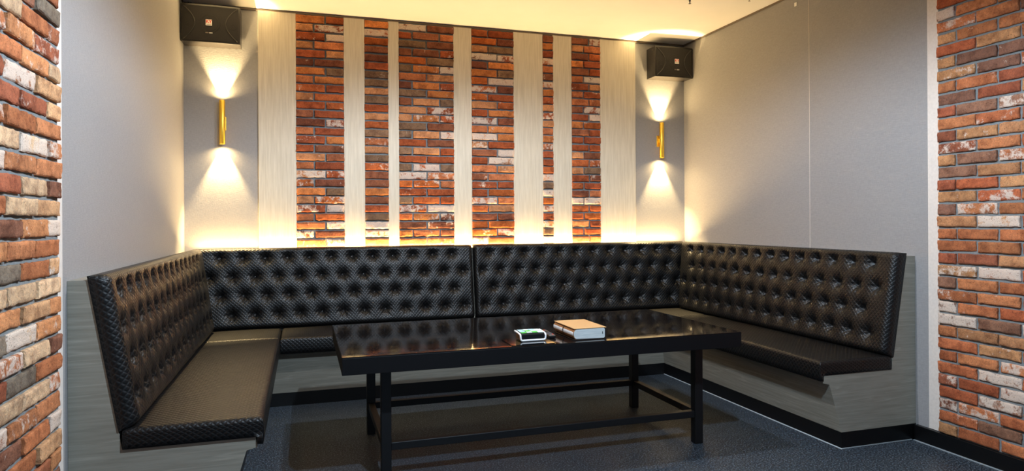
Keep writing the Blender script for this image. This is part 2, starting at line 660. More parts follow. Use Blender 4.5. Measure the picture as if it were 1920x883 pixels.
# ------------------------------------------------------------------ upholstered benches
def solid_profile(bm, poly, place, end0, end1, cuts=1):
    """extrude a (u, z) polygon along s; end0/end1 give s at each vertex"""
    A = [bm.verts.new(place(end0(u, z), u, z)) for u, z in poly]
    B = [bm.verts.new(place(end1(u, z), u, z)) for u, z in poly]
    n = len(poly)
    if n == 8:                      # seat box: caps as flat strips, one per height step
        for q in range(3):
            bm.faces.new((A[q], A[7 - q], A[6 - q], A[q + 1]))
            bm.faces.new((B[q], B[q + 1], B[6 - q], B[7 - q]))
    else:
        bm.faces.new(A[::-1])
        bm.faces.new(B)
    for i in range(n):
        bm.faces.new((A[i], A[(i + 1) % n], B[(i + 1) % n], B[i]))


SEAT_POLY = [(0.001, 0.10), (0.001, 0.398), (0.001, 0.408), (0.001, 0.455), (0.716, 0.455), (0.722, 0.408), (0.678, 0.398), (0.588, 0.10)]
BACK_POLY = [(0.001, 0.455), (0.001, 1.162), (0.075, 1.162), (0.196, 0.455)]
KICK = 0.590


def u_front_base(z):          # how far the carcass front stands from the wall at height z
    if z < 0.4:
        return 0.588 + (z - 0.10) / 0.298 * 0.09
    return 0.722


def u_panel(z):
    return 0.075 + (1.162 - z) / 0.707 * 0.121


B_T = 0.082                   # backrest thickness
Z_B0, Z_B1 = 0.533, 1.180     # backrest bottom / top


def edge_spread(L, rad, step, r0=True, r1=True, k=8):
    """sample distances along L, denser round the two rolled edges, with the unrolled length for the pattern"""
    out = []
    if r0:
        for i in range(k):
            ph = math.pi / 2 * i / k
            out.append((rad * (1 - math.cos(ph)), rad - 1.12 * rad * (math.pi / 2 - ph)))
    a, b_ = (rad if r0 else 0.0), (L - rad if r1 else L)
    n = max(2, round((b_ - a) / step))
    out += [(a + (b_ - a) * i / n,) * 2 for i in range(n + 1)]
    if r1:
        for i in range(k - 1, -1, -1):
            ph = math.pi / 2 * i / k
            out.append((L - rad * (1 - math.cos(ph)), L - rad + 1.12 * rad * (math.pi / 2 - ph)))
    return out


def tufted(name, parent, place, s0, s1, mitre0, mitre1, rows, seed):
    """rows: list of (z, [s...]) of buttons. Returns (obj, button spots as (world co, outward normal))"""
    rg = random.Random(seed)
    H = math.hypot(Z_B1 - Z_B0, u_panel(Z_B0) - u_panel(Z_B1))
    du, dz = (u_panel(Z_B1) - u_panel(Z_B0)) / H, (Z_B1 - Z_B0) / H        # along the slope, upwards
    nu, nz = dz, -du                                                     # outward, away from wall (tilts up)
    tz = lambda z: (z - Z_B0) / dz
    spots = []
    for z, ss in rows:
        for s in ss:
            spots.append((s, tz(z), rg.uniform(0.9, 1.15), rg.uniform(0, 6.28), rg.uniform(-1.25, -0.75), rg.uniform(0.04, 0.085), rg.random()))
    cell = 0.18
    buckets = {}
    for sp in spots:
        buckets.setdefault((int(sp[0] // cell), int(sp[1] // cell)), []).append(sp)

    def height(s, t):
        h = 0.0
        bi, bj = int(s // cell), int(t // cell)
        dmin = 9.0
        for i in (bi - 1, bi, bi + 1):
            for j in (bj - 1, bj, bj + 1):
                for (bs, bt, k, ph, ang, ln, q) in buckets.get((i, j), ()):
                    dx, dy = s - bs, t - bt
                    d = math.hypot(dx, dy)
                    if d > 0.15:
                        continue
                    dmin = min(dmin, d)
                    g = math.exp(-(d / 0.034) ** 1.3)
                    h -= 0.044 * k * g
                    a = math.atan2(dy, dx)
                    h += 0.0032 * math.cos(7 * a + ph) * math.exp(-((d - 0.032) / 0.022) ** 2)
                    # one pulled fold running down from the button
                    ex, ey = math.cos(ang), math.sin(ang)
                    if q > 0.8:
                        ex = -ex
                    al = dx * ex + dy * ey
                    ac = -dx * ey + dy * ex
                    if 0 < al < ln * 1.5:
                        f = math.exp(-(ac / 0.0055) ** 2) - 0.7 * math.exp(-((ac - 0.011) / 0.006) ** 2)
                        h -= 0.0055 * f * min(1, al / 0.02) * max(0, 1 - al / (ln * 1.5))
        h += 0.002 * noise.noise((s * 6 + seed, t * 6, 0.3)) + 0.0011 * noise.noise((s * 19, t * 19, seed))
        return h

    step = 0.0085
    b = bmesh.new()
    uvl = b.loops.layers.uv.new('UVMap')
    info = {}
    rad = 0.040
    SS, TT = edge_spread(s1 - s0, rad, step), edge_spread(H, rad, step)
    ns, nt = len(SS) - 1, len(TT) - 1
    grid = []
    base_w, side_w = 0.001, 0.030
    for i in range(-1, ns + 2):
        colv = []
        for j in range(-1, nt + 2):
            ii, jj = min(max(i, 0), ns), min(max(j, 0), nt)
            t = TT[jj][0]
            rimmed = not (0 <= i <= ns and 0 <= j <= nt)
            zline = Z_B0 + t * dz
            a, e = s0 + (u_panel(zline) + mitre0 if mitre0 else 0), s1 - (u_panel(zline) + mitre1 if mitre1 else 0)
            s = a + (e - a) * SS[ii][0] / (s1 - s0)
            dd = [s - a, e - s, t, H - t]
            if rimmed:
                w = base_w
            else:
                w = B_T
                for q in dd:
                    if q < rad:
                        w -= (B_T - side_w) * (1 - math.sqrt(max(0, 1 - (1 - q / rad) ** 2)))
                inner = min(1.0, min(dd) / 0.05)
                w += height(s, t) * inner
                w = max(w, 0.012)
            u = u_panel(Z_B0) + du * t + nu * w
            z = Z_B0 + dz * t + nz * w
            v = b.verts.new(place(s, u, z))
            info[v] = (s0 + SS[ii][1] + (0.03 * (i - ii)), TT[jj][1] + 0.03 * (j - jj))
            colv.append(v)
        grid.append(colv)
    for i in range(len(grid) - 1):
        for j in range(len(grid[0]) - 1):
            f = b.faces.new((grid[i][j], grid[i + 1][j], grid[i + 1][j + 1], grid[i][j + 1]))
            f.smooth = True
            for lp in f.loops:
                lp[uvl].uv = info[lp.vert]
    rimv = [c[0] for c in grid] + grid[-1][1:] + [c[-1] for c in grid[-2::-1]] + grid[0][-2:0:-1]
    f = b.faces.new(rimv)
    for lp in f.loops:
        lp[uvl].uv = info[lp.vert]
    o = obj(name, b, MAT['leather'], parent)
    res = []
    for sp in spots:
        w = B_T + height(sp[0], sp[1]) - 0.001
        w = max(w, 0.014)
        u = u_panel(Z_B0) + du * sp[1] + nu * w
        z = Z_B0 + dz * sp[1] + nz * w
        p0 = Vector(place(sp[0], u, z))
        p1 = Vector(place(sp[0], u + nu, z + nz))
        res.append((p0, p1 - p0))
    return o, res


def button_mesh():
    b = bmesh.new()
    bmesh.ops.create_uvsphere(b, u_segments=14, v_segments=8, radius=0.0095)
    for v in b.verts:
        v.co.z *= 0.55
    me = bpy.data.meshes.new('button')
    for f in b.faces:
        f.smooth = True
    b.to_mesh(me)
    b.free()
    me.materials.append(MAT['button'])
    return me


BUTTON = button_mesh()


def buttons(back, spots, root):
    off = root_of(back)
    for p, n in spots:
        o = bpy.data.objects.new('button', BUTTON)
        COL.objects.link(o)
        o.parent = back
        o.location = p - off
        o.rotation_euler = n.to_track_quat('Z', 'Y').to_euler()


def seat_cushion(name, parent, place, s0, s1, lip, seed, u0=0.199, u1=0.748, soft=(1, 1)):
    """flat upholstered pad; lip: the front face reaches down past the board edge"""
    z0, z1, zl = 0.4565, 0.546, 0.424
    b = bmesh.new()
    uvl = b.loops.layers.uv.new('UVMap')
    step = 0.02
    r = 0.022
    SS, UU = edge_spread(s1 - s0, r, step, k=5), edge_spread(u1 - u0, r, step, False, True, k=5)
    ns, nu_ = len(SS) - 1, len(UU) - 1
    grid, info = [], {}
    for i in range(ns + 1):
        colv = []
        for j in range(nu_ + 1):
            s, u = s0 + SS[i][0], u0 + UU[j][0]
            z = z1 + 0.0022 * noise.noise((s * 5 + seed, u * 5, 2)) + 0.006 * max(0.0, math.sin(math.pi * (s - s0) / (s1 - s0))) ** 0.5 * max(0.0, math.sin(math.pi * (u - u0) / (u1 - u0))) ** 0.5 - 0.006
            dn = min((s - s0) / soft[0] if soft[0] else 9, (s1 - s) / soft[1] if soft[1] else 9, u1 - u)
            if dn < r:
                z -= r * (1 - math.sqrt(max(0, 1 - (1 - dn / r) ** 2)))
            v = b.verts.new(place(s, u, z))
            info[v] = (s0 + SS[i][1], u0 + UU[j][1])
            colv.append(v)
        grid.append(colv)

    def face(vs):
        f = b.faces.new(vs)
        f.smooth = True
        for lp in f.loops:
            lp[uvl].uv = info[lp.vert]
    for i in range(ns):
        for j in range(nu_):
            face((grid[i][j], grid[i + 1][j], grid[i + 1][j + 1], grid[i][j + 1]))
    loop = [(i, 0) for i in range(ns + 1)] + [(ns, j) for j in range(1, nu_ + 1)] + [(i, nu_) for i in range(ns - 1, -1, -1)] + [(0, j) for j in range(nu_ - 1, 0, -1)]
    rings = [[grid[i][j] for i, j in loop]]
    drop = 0.0
    for k, frac in enumerate((0.33, 0.66, 1.0)):
        ring = []
        for i, j in loop:
            s, u = s0 + SS[i][0], u0 + UU[j][0]
            zz = grid[i][j].co.z if False else z1 - r
            end = zl if (lip and j == nu_) else z0
            z = zz + (end - zz) * frac
            bulge = 0.004 * math.sin(math.pi * frac)
            uu = u + (bulge if j == nu_ else 0)
            v = b.verts.new(place(s, uu, z))
            info[v] = (s0 + SS[i][1] + (0.03 * (k + 1) * (1 if i == ns else -1 if i == 0 else 0)), u0 + UU[j][1] + (0.03 * (k + 1) * (1 if j == nu_ else -1 if j == 0 else 0)))
            ring.append(v)
        rings.append(ring)
    if lip:       # back of the lip, against the board edge
        ring = []
        for q, (i, j) in enumerate(loop):
            s, u = s0 + SS[i][0], u0 + UU[j][0]
            v = b.verts.new(place(s, 0.7235, zl + 0.001)) if j == nu_ else b.verts.new(place(s, min(u, 0.7235), z0))
            info[v] = info[rings[-1][q]]
            ring.append(v)
        rings.append(ring)
        ring = []
        for q, (i, j) in enumerate(loop):
            s, u = s0 + SS[i][0], u0 + UU[j][0]
            v = b.verts.new(place(s, min(u, 0.7235), z0))
            info[v] = info[rings[-1][q]]
            ring.append(v)
        rings.append(ring)
    for A, B in zip(rings, rings[1:]):
        n = len(A)
        for q in range(n):
            try:
                face((A[q], A[(q + 1) % n], B[(q + 1) % n], B[q]))
            except ValueError:
                pass
    try:
        face(rings[-1][::-1])
    except ValueError:
        pass
    bmesh.ops.remove_doubles(b, verts=b.verts, dist=1e-6)
    return obj(name, b, MAT['leather'], parent)


pl_left = lambda s, u, z: (u, -s, z)
pl_right = lambda s, u, z: (W - u, -s, z)
pl_back = lambda s, u, z: (s, -u, z)
Y_L, Y_R = 2.782, 2.662

bench_left = thing('banquette_bench', 'black tufted banquette against the left wall, long brown-sheened seat in the foreground', 'bench', (0.3, -1.7, 0), 'fitted banquettes around the table')
bench_back = thing('banquette_bench', 'long black tufted banquette along the back wall below the brick strips, two backrest panels', 'bench', (2.31, -0.3, 0), 'fitted banquettes around the table')
bench_right = thing('banquette_bench', 'black tufted banquette against the right grey wall, beyond the right end of the table', 'bench', (W - 0.3, -1.6, 0), 'fitted banquettes around the table')

for bench, pl, yl, wood in ((bench_left, pl_left, Y_L, 'wood_y'), (bench_right, pl_right, Y_R, 'wood_y')):
    bm = bmesh.new()
    solid_profile(bm, SEAT_POLY, pl, lambda u, z: u_front_base(z) + 0.0015, lambda u, z: yl)
    solid_profile(bm, BACK_POLY, pl, lambda u, z: u_panel(z) + 0.0015 if z > 0.5 else 0.7235, lambda u, z: yl)
    obj('base', bm, MAT[wood], bench)
    bm = bmesh.new(); solid_profile(bm, [(0.001, 0.0005), (0.001, 0.0995), (KICK, 0.0995), (KICK, 0.0005)], pl, lambda u, z: KICK + 0.0015, lambda u, z: yl + 0.002)
    kb = obj('kick_board', bm, MAT['skirt'], bench)
    if bench is bench_left:
        continue
    bm = bmesh.new()
    solid_profile(bm, [(KICK, 0.0005), (KICK, 0.005), (KICK + 0.007, 0.0005)], pl, lambda u, z: KICK + 0.0015, lambda u, z: yl + 0.008)
    solid_profile(bm, [(0.04, 0.0005), (0.04, 0.005), (KICK, 0.005), (KICK, 0.0005)], pl, lambda u, z: yl + 0.002, lambda u, z: yl + 0.008)
    obj('sealant_bead', bm, MAT['bead'], kb)

bm = bmesh.new()
solid_profile(bm, SEAT_POLY, pl_back, lambda u, z: 0.0012, lambda u, z: W - 0.0012)
solid_profile(bm, BACK_POLY, pl_back, lambda u, z: 0.0012, lambda u, z: W - 0.0012)
obj('base', bm, MAT['wood_x'], bench_back)
bm = bmesh.new(); solid_profile(bm, [(0.001, 0.0005), (0.001, 0.0995), (KICK, 0.0995), (KICK, 0.0005)], pl_back, lambda u, z: 0.0012, lambda u, z: W - 0.0012)
kb = obj('kick_board', bm, MAT['skirt'], bench_back)

def rowset(z_list, starts, pitch, end):
    out = []
    for z, s in zip(z_list, starts):
        ss = []
        while s < end:
            ss.append(s)
            s += pitch
        out.append((z, ss))
    return out


ZR = (1.098, 0.948, 0.800, 0.650)
P_ = 0.1725
# back wall, two panels
o, sp = tufted('backrest', bench_back, pl_back, 0.0, 2.362, 0.004, 0, rowset(ZR, (0.277, 0.199, 0.288, 0.374), P_, 2.31), 3)
buttons(o, sp, bench_back)
o, sp = tufted('backrest', bench_back, pl_back, 2.372, W, 0, 0.004, rowset(ZR, (2.516, 2.447, 2.545, 2.459), 0.170, 4.53), 4)
buttons(o, sp, bench_back)
# sides
o, sp = tufted('backrest', bench_left, pl_left, 0.0, Y_L + 0.008, B_T + 0.010, 0, [(z, [2.64 + d - k * 0.168 for k in range(15) if 2.64 + d - k * 0.168 > 0.29]) for z, d in zip(ZR, (0, 0.055, 0, 0.055))], 5)
buttons(o, sp, bench_left)
o, sp = tufted('backrest', bench_right, pl_right, 0.0, Y_R + 0.004, B_T + 0.010, 0, [(z, [2.474 + d - k * 0.163 for k in range(15) if 2.474 + d - k * 0.163 > 0.29]) for z, d in zip(ZR, (0, 0.062, -0.035, 0.04))], 6)
buttons(o, sp, bench_right)

seat_cushion('seat_cushion', bench_left, pl_left, 0.7245, Y_L + 0.012, True, 1)
seat_cushion('seat_cushion', bench_left, pl_left, 0.218, 0.720, False, 2)
seat_cushion('seat_cushion', bench_back, pl_back, 0.7535, W - 0.7535, True, 3)
seat_cushion('seat_cushion', bench_right, pl_right, 0.218, 0.7225, False, 5)
seat_cushion('seat_cushion', bench_right, pl_right, 0.7245, Y_R + 0.004, True, 4)

# warm light strip lying on the bench top behind the backrest
bm = bmesh.new(); box(bm, (0.08, -0.058, 1.1625), (W - 0.08, -0.030, 1.1650))
st = tag(obj('light_strip', bm, MAT['led'], origin=(2.31, -0.045, 1.1625)), 'thin warm glowing light strip behind the back banquette, below the brick strips', 'light')

# ------------------------------------------------------------------ wall lamps
def sconce(x, z0, z1, lab, px):
    yc, r = -0.050, 0.0225
    t = thing('wall_lamp', lab, 'lamp', (x, 0, (z0 + z1) / 2), 'brass up and down wall lamps')
    bm = bmesh.new()
    n = 40
    prof = [(r, z0), (r, z1), (r - 0.002, z1), (r - 0.002, z1 - 0.03), (0.0001, z1 - 0.03)]
    prof = [(0.0001, z0 + 0.03), (r - 0.002, z0 + 0.03), (r - 0.002, z0 + 0.001), (r - 0.001, z0), (r, z0 + 0.001), (r, z1 - 0.001), (r - 0.001, z1), (r - 0.002, z1 - 0.001), (r - 0.002, z1 - 0.03), (0.0001, z1 - 0.03)]
    rings = [[bm.verts.new((x + q * math.cos(2 * math.pi * i / n), yc + q * math.sin(2 * math.pi * i / n), z)) for i in range(n)] for q, z in prof]
    for A, B in zip(rings, rings[1:]):
        for i in range(n):
            bm.faces.new((A[i], A[(i + 1) % n], B[(i + 1) % n], B[i])).smooth = True
    bmesh.ops.remove_doubles(bm, verts=bm.verts, dist=1e-4)
    obj('tube', bm, MAT['brass'], t)
    bm = bmesh.new(); box(bm, (x + px - 0.022, -0.012, (z0 + z1) / 2 - 0.06), (x + px + 0.022, -0.0005, (z0 + z1) / 2 + 0.05), 0.003)
    box(bm, (x - 0.008, yc + r - 0.003, (z0 + z1) / 2 - 0.02), (x + 0.008, -0.011, (z0 + z1) / 2 + 0.02))
    obj('wall_plate', bm, MAT['brass'], t)
    for zz, s in ((z1 - 0.026, 1), (z0 + 0.026, -1)):
        bm = bmesh.new(); cyl(bm, (x, yc, zz - 0.003), (x, yc, zz + 0.003), r - 0.0035, 24)
        obj('lens', bm, MAT['lens'], t)
        zl = (z1 + 0.003) if s > 0 else (z0 - 0.003)
        for size, blend, en, yy, tilt in ((64, 0.6, SC_NARROW_W, -0.024, 0), (160, 0.9, SC_WIDE_W, -0.066, 0)):
            l = add_light('lamp_beam', 'SPOT', (0, yy, zl - (z0 + z1) / 2), (0, tilt, s), en, SC_COL,
                          spot_size=R(size), spot_blend=blend, shadow_soft_size=0.006)
            l.parent = t
    return t


sconce(0.292, 2.036, 2.393, 'slim brass tube wall lamp on the left, below the left loudspeaker', 0.004)
sconce(4.340, 2.019, 2.371, 'slim brass tube wall lamp on the right, below the right loudspeaker', -0.011)

# ------------------------------------------------------------------ loudspeakers
def text_mesh(txt, size, depth):
    cu = bpy.data.curves.new('lettering', 'FONT')
    cu.body = txt
    cu.size = size
    cu.extrude = depth
    cu.align_x = 'CENTER'
    cu.align_y = 'CENTER'
    cu.offset = size * 0.03
    ob = bpy.data.objects.new('lettering_curve', cu)
    COL.objects.link(ob)
    dg = bpy.context.evaluated_depsgraph_get()
    me = bpy.data.meshes.new_from_object(ob.evaluated_get(dg))
    bpy.data.objects.remove(ob)
    bpy.data.curves.remove(cu)
    return me


def speaker(x0, x1, z0, z1, yf, lab, cx_badge):
    t = thing('loudspeaker', lab, 'loudspeaker', ((x0 + x1) / 2, 0, z0), 'loudspeakers high on the back wall')
    yb, fr = -0.004, 0.028
    bm = bmesh.new(); box(bm, (x0, yf + fr, z0), (x1, yb, z1), 0.004)
    obj('cabinet', bm, MAT['speaker'], t)
    # slightly bowed front baffle frame
    bm = bmesh.new()
    nx, nz = 40, 10
    w, h = x1 - x0, z1 - z0
    bow = lambda f: 0.012 * (1 - (2 * f - 1) ** 2)
    poly = [(x0 - 0.001, yf + fr - 0.001)] + [(x0 - 0.001 + (w + 0.002) * i / nx, yf + 0.008 - bow(i / nx)) for i in range(nx + 1)] + [(x1 + 0.001, yf + fr - 0.001)]
    prism(bm, poly[::-1], z0 - 0.001, z1 + 0.001)
    es = [e for e in bm.edges if abs(e.verts[0].co.z - e.verts[1].co.z) < 1e-6 and max(v.co.y for v in e.verts) < yf + 0.02]
    bmesh.ops.bevel(bm, geom=es, offset=0.004, segments=2, affect='EDGES')
    front = obj('front_frame', bm, MAT['speaker'], t)
    # cloth grille in the frame
    m_ = 0.012
    bm = bmesh.new()
    poly = [(x0 + m_ + (w - 2 * m_) * i / nx, yf + 0.006 - bow((m_ + (w - 2 * m_) * i / nx) / w)) for i in range(nx + 1)]
    poly2 = [(x, y + 0.006) for x, y in poly[::-1]]
    prism(bm, poly + poly2, z0 + m_, z1 - m_)
    gr = obj('grille', bm, MAT['grille'], t)
    ysurf = lambda x: yf + 0.006 - bow((x - x0) / w)
    # curved ridges that part the two horn sections from the middle
    for s in (-1, 1):
        xe = x0 + m_ if s < 0 else x1 - m_
        pts = []
        for i in range(25):
            f = i / 24
            a = (f - 0.5) * 2
            reach = 0.086 * (1 - abs(a) ** 1.9)
            xx = xe - s * (0.006 + reach)
            zz = z0 + m_ + 0.004 + (h - 2 * m_ - 0.008) * f
            pts.append((xx, ysurf(xx) - 0.002, zz))
        bm = bmesh.new(); tube_path(bm, pts, 0.0034, 8)
        obj('ridge', bm, MAT['seam'], t, smooth=True)
        # small horn ring seen through the cloth
        xx = xe - s * 0.040
        bm = bmesh.new()
        for rr in (0.008, 0.022):
            tube_path(bm, [(xx + rr * math.cos(k * math.pi / 12), ysurf(xx) - 0.0006, z0 + h * 0.45 + rr * math.sin(k * math.pi / 12)) for k in range(24)], 0.0014, 6, True)
        obj('tweeter_ring', bm, MAT['cone'], t, smooth=True)
    # woofer rim showing faintly through the cloth
    bm = bmesh.new()
    for rr in (0.070, 0.055):
        xc = (x0 + x1) / 2
        tube_path(bm, [(xc + rr * math.cos(k * math.pi / 24), ysurf(xc + rr * math.cos(k * math.pi / 24)) - 0.0004, z0 + h * 0.5 + rr * math.sin(k * math.pi / 24)) for k in range(48)], 0.0014, 6, True)
    obj('woofer_ring', bm, MAT['cone'], t, smooth=True)
    # square badge and the little plate under it
    zc = z0 + h * 0.52
    bm = bmesh.new(); box(bm, (cx_badge - 0.023, ysurf(cx_badge) - 0.005, zc - 0.024), (cx_badge + 0.023, ysurf(cx_badge) + 0.001, zc + 0.024), 0.002)
    bd = obj('badge', bm, MAT['badge'], t)
    bd['label'] = 'white square badge with red letters'
    me = text_mesh('KY', 0.034, 0.0006)
    me.materials.clear()
    me.materials.append(MAT['red'])
    lt = bpy.data.objects.new('lettering', me)
    COL.objects.link(lt)
    lt.parent = bd
    lt.location = Vector((cx_badge, ysurf(cx_badge) - 0.0056, zc + 0.006)) - root_of(bd)
    lt.rotation_euler = (R(90), 0, 0)
    bm = bmesh.new(); box(bm, (cx_badge - 0.018, ysurf(cx_badge) - 0.0062, zc - 0.0165), (cx_badge + 0.018, ysurf(cx_badge) - 0.005, zc - 0.0135))
    obj('badge_line', bm, MAT['dim'], bd)
    zp = z0 + h * 0.245
    for a, b_, mt in ((-0.026, -0.002, 'dim'), (0.002, 0.027, 'silver')):
        bm = bmesh.new(); box(bm, (cx_badge + a, ysurf(cx_badge) - 0.003, zp - 0.005), (cx_badge + b_, ysurf(cx_badge) + 0.001, zp + 0.005), 0.001)
        obj('nameplate', bm, MAT[mt], t)
    # bracket on top
    bm = bmesh.new(); box(bm, ((x0 + x1) / 2 - 0.05, -0.10, z1 + 0.002), ((x0 + x1) / 2 + 0.05, -0.0005, z1 + 0.008), 0.001)
    box(bm, ((x0 + x1) / 2 - 0.05, -0.006, z1 + 0.006), ((x0 + x1) / 2 + 0.05, -0.0005, z1 + 0.045), 0.001)
    obj('bracket', bm, MAT['steel'], t)
    return t


sp_l = speaker(0.006, 0.440, 2.829, 3.124, -0.172, 'black loudspeaker in the upper left corner, above the left brass lamp', 0.212)
sp_r = speaker(4.200, 4.618, 2.803, 3.100, -0.182, 'black loudspeaker in the upper right corner, above the right brass lamp', 4.43)
# cable of the left speaker
bm = bmesh.new(); tube_path(bm, [(0.03, -0.10, 3.123), (0.03, -0.11, 3.140), (0.055, -0.09, 3.155), (0.07, -0.05, 3.15), (0.06, -0.02, 3.165), (0.06, -0.018, CEIL)], 0.004, 8)
obj('cable', bm, MAT['black'], sp_l, smooth=True)

# ------------------------------------------------------------------ low table
TX0, TX1, TY0, TY1, TZ = 1.097, 3.410, -2.549, -1.420, 0.730
table = thing('table', 'large low black rectangular table with steel legs in front of the banquettes', 'table', (2.25, -1.98, 0))
def sag(b):                      # the top leans back a few millimetres
    for v in b.verts:
        v.co.z -= (v.co.y - TY0) * 0.0070


bm = bmesh.new(); box(bm, (TX0, TY0, TZ - 0.006), (TX1, TY1, TZ), 0.0025, 3); sag(bm)
obj('tabletop', bm, MAT['table'], table)
bm = bmesh.new(); box(bm, (TX0 + 0.001, TY0 + 0.001, 0.640), (TX1 - 0.001, TY1 - 0.001, TZ - 0.0055), 0.002, 2); sag(bm)
obj('apron', bm, MAT['apron'], table)
LX, LY, LH = (1.340, 3.272), (-2.28, -1.36), 0.027
LY = (-2.285, -1.452)
for x in LX:
    for y in LY:
        bm = bmesh.new(); box(bm, (x - LH, y - LH, 0.0), (x + LH, y + LH, 0.6395 - (y + LH - TY0) * 0.0070), 0.002, 1)
        obj('leg', bm, MAT['steel'], table)
for y in LY:
    bm = bmesh.new(); box(bm, (LX[0] + LH, y - 0.02, 0.165), (LX[1] - LH, y + 0.02, 0.206), 0.002, 1)
    obj('stretcher', bm, MAT['steel'], table)
for x in LX:
    bm = bmesh.new(); box(bm, (x - 0.02, LY[0] + LH, 0.165), (x + 0.02, LY[1] - LH, 0.206), 0.002, 1)
    obj('stretcher', bm, MAT['steel'], table)

# ------------------------------------------------------------------ things on the table
ZT = TZ + 0.0003
# book
bk = thing('book', 'thick tan leather bound book with pale page edges at the table front', 'book', (2.45, -2.33, ZT))
BX0, BX1, BY0, BY1, BH = 2.352, 2.550, -2.490, -2.180, 0.066
bm = bmesh.new(); box(bm, (BX0 + 0.004, BY0, ZT + BH - 0.0045), (BX1 + 0.003, BY1, ZT + BH), 0.0018)
obj('cover', bm, MAT['tan'], bk)
bm = bmesh.new(); box(bm, (BX0 + 0.004, BY0, ZT), (BX1 + 0.003, BY1, ZT + 0.0045), 0.0018)
obj('cover', bm, MAT['darkbrown'], bk)
bm = bmesh.new()
def spine_pts(r, k=14):
    zc = ZT + BH / 2
    return [(BX0 + 0.020 - r[0] * math.cos(a), zc + r[1] * math.sin(a)) for a in [(-0.5 + i / k) * math.pi for i in range(k + 1)]]
def spine_part(bm, a0, a1, y0, y1, r_out, r_in, k=10):
    zc = ZT + BH / 2
    ang = [a0 + (a1 - a0) * i / k for i in range(k + 1)]
    out = [(BX0 + 0.020 - r_out[0] * math.cos(a), zc + r_out[1] * math.sin(a)) for a in ang]
    inn = [(BX0 + 0.020 - r_in[0] * math.cos(a), zc + r_in[1] * math.sin(a)) for a in ang[::-1]]
    poly = out + inn
    A = [bm.verts.new((x, y0, z)) for x, z in poly]
    B = [bm.verts.new((x, y1, z)) for x, z in poly]
    n = len(poly)
    bm.faces.new(A); bm.faces.new(B[::-1])
    for i in range(n):
        bm.faces.new((A[i], A[(i + 1) % n], B[(i + 1) % n], B[i]))
ro, ri = (0.021, 0.0280), (0.018, 0.0262)
spine_part(bm, -R(88), R(88), BY0 + 0.003, BY1 - 0.003, ro, ri, 18)
spn = obj('spine', bm, MAT['brown'], bk)
bm = bmesh.new(); spine_part(bm, -R(16), R(26), BY0 + 0.004, BY1 - 0.004, (0.0219, 0.0289), (0.0212, 0.0282))
obj('spine_label', bm, MAT['white'], spn)['label'] = 'pale stripe along the spine'
bm = bmesh.new(); spine_part(bm, -R(80), R(88), BY0 + 0.150, BY0 + 0.162, (0.0226, 0.0296), (0.0221, 0.0291), 18)
obj('strap', bm, MAT['black'], bk)
bm = bmesh.new()
zc = ZT + BH / 2
poly = [(BX0 + 0.0205 - 0.0178 * math.cos(a), zc + 0.0260 * math.sin(a)) for a in [(-0.5 + i / 16) * math.pi for i in range(17)]]
poly = poly + [(BX1 - 0.012, zc + 0.028), (BX1 - 0.006, zc + 0.022), (BX1 - 0.006, zc - 0.022), (BX1 - 0.012, zc - 0.028)]
A = [bm.verts.new((x, BY0 + 0.002, z)) for x, z in poly]
B = [bm.verts.new((x, BY1 - 0.004, z)) for x, z in poly]
bm.faces.new(A); bm.faces.new(B[::-1])
for i in range(len(poly)):
    bm.faces.new((A[i], A[(i + 1) % len(poly)], B[(i + 1) % len(poly)], B[i]))
obj('page_block', bm, MAT['page'], bk)
bm = bmesh.new(); box(bm, (BX1 - 0.0045, BY0, ZT + 0.0047), (BX1 + 0.003, BY1, ZT + BH - 0.0047), 0.001)
obj('flap', bm, MAT['darkbrown'], bk)
bm = bmesh.new(); box(bm, (BX1 - 0.022, BY0 - 0.001, zc - 0.004), (BX1 - 0.019, BY0 + 0.003, zc + 0.008))
obj('ribbon', bm, MAT['black'], bk)

# flat black glass sheet under the small device
bm = bmesh.new()
pts = []
x0, x1, y0, y1, rr = 1.978, 2.226, -2.541, -2.330, 0.014
for cxx, cyy, a0 in ((x1 - rr, y1 - rr, 0), (x0 + rr, y1 - rr, 90), (x0 + rr, y0 + rr, 180), (x1 - rr, y0 + rr, 270)):
    pts += [(cxx + rr * math.cos(R(a0 + k * 15)), cyy + rr * math.sin(R(a0 + k * 15))) for k in range(7)]
prism(bm, pts, TZ + 0.0004, TZ + 0.0044)
sag(bm)
bmesh.ops.bevel(bm, geom=[e for e in bm.edges if abs(e.verts[0].co.z - e.verts[1].co.z) < 1e-6], offset=0.001, segments=1, affect='EDGES')
tag(obj('tablet', bm, MAT['blackgloss'], origin=(2.1, -2.44, ZT)), 'thin black glass sheet lying under the small white rimmed device', 'tablet')

# small white-rimmed console
ZD = ZT + 0.0042
dv = thing('song_console', 'small black console with white rim and green and white keys on the table', 'console', (2.13, -2.39, ZD))
DX0, DX1, DF, DB, DH = 2.048, 2.206, -2.455, -2.345, 0.042
bm = bmesh.new(); box(bm, (DX0 + 0.012, DF + 0.006, ZD + 0.004), (DX1 - 0.012, DB, ZD + DH - 0.003), 0.005, 3)
obj('body', bm, MAT['black'], dv)
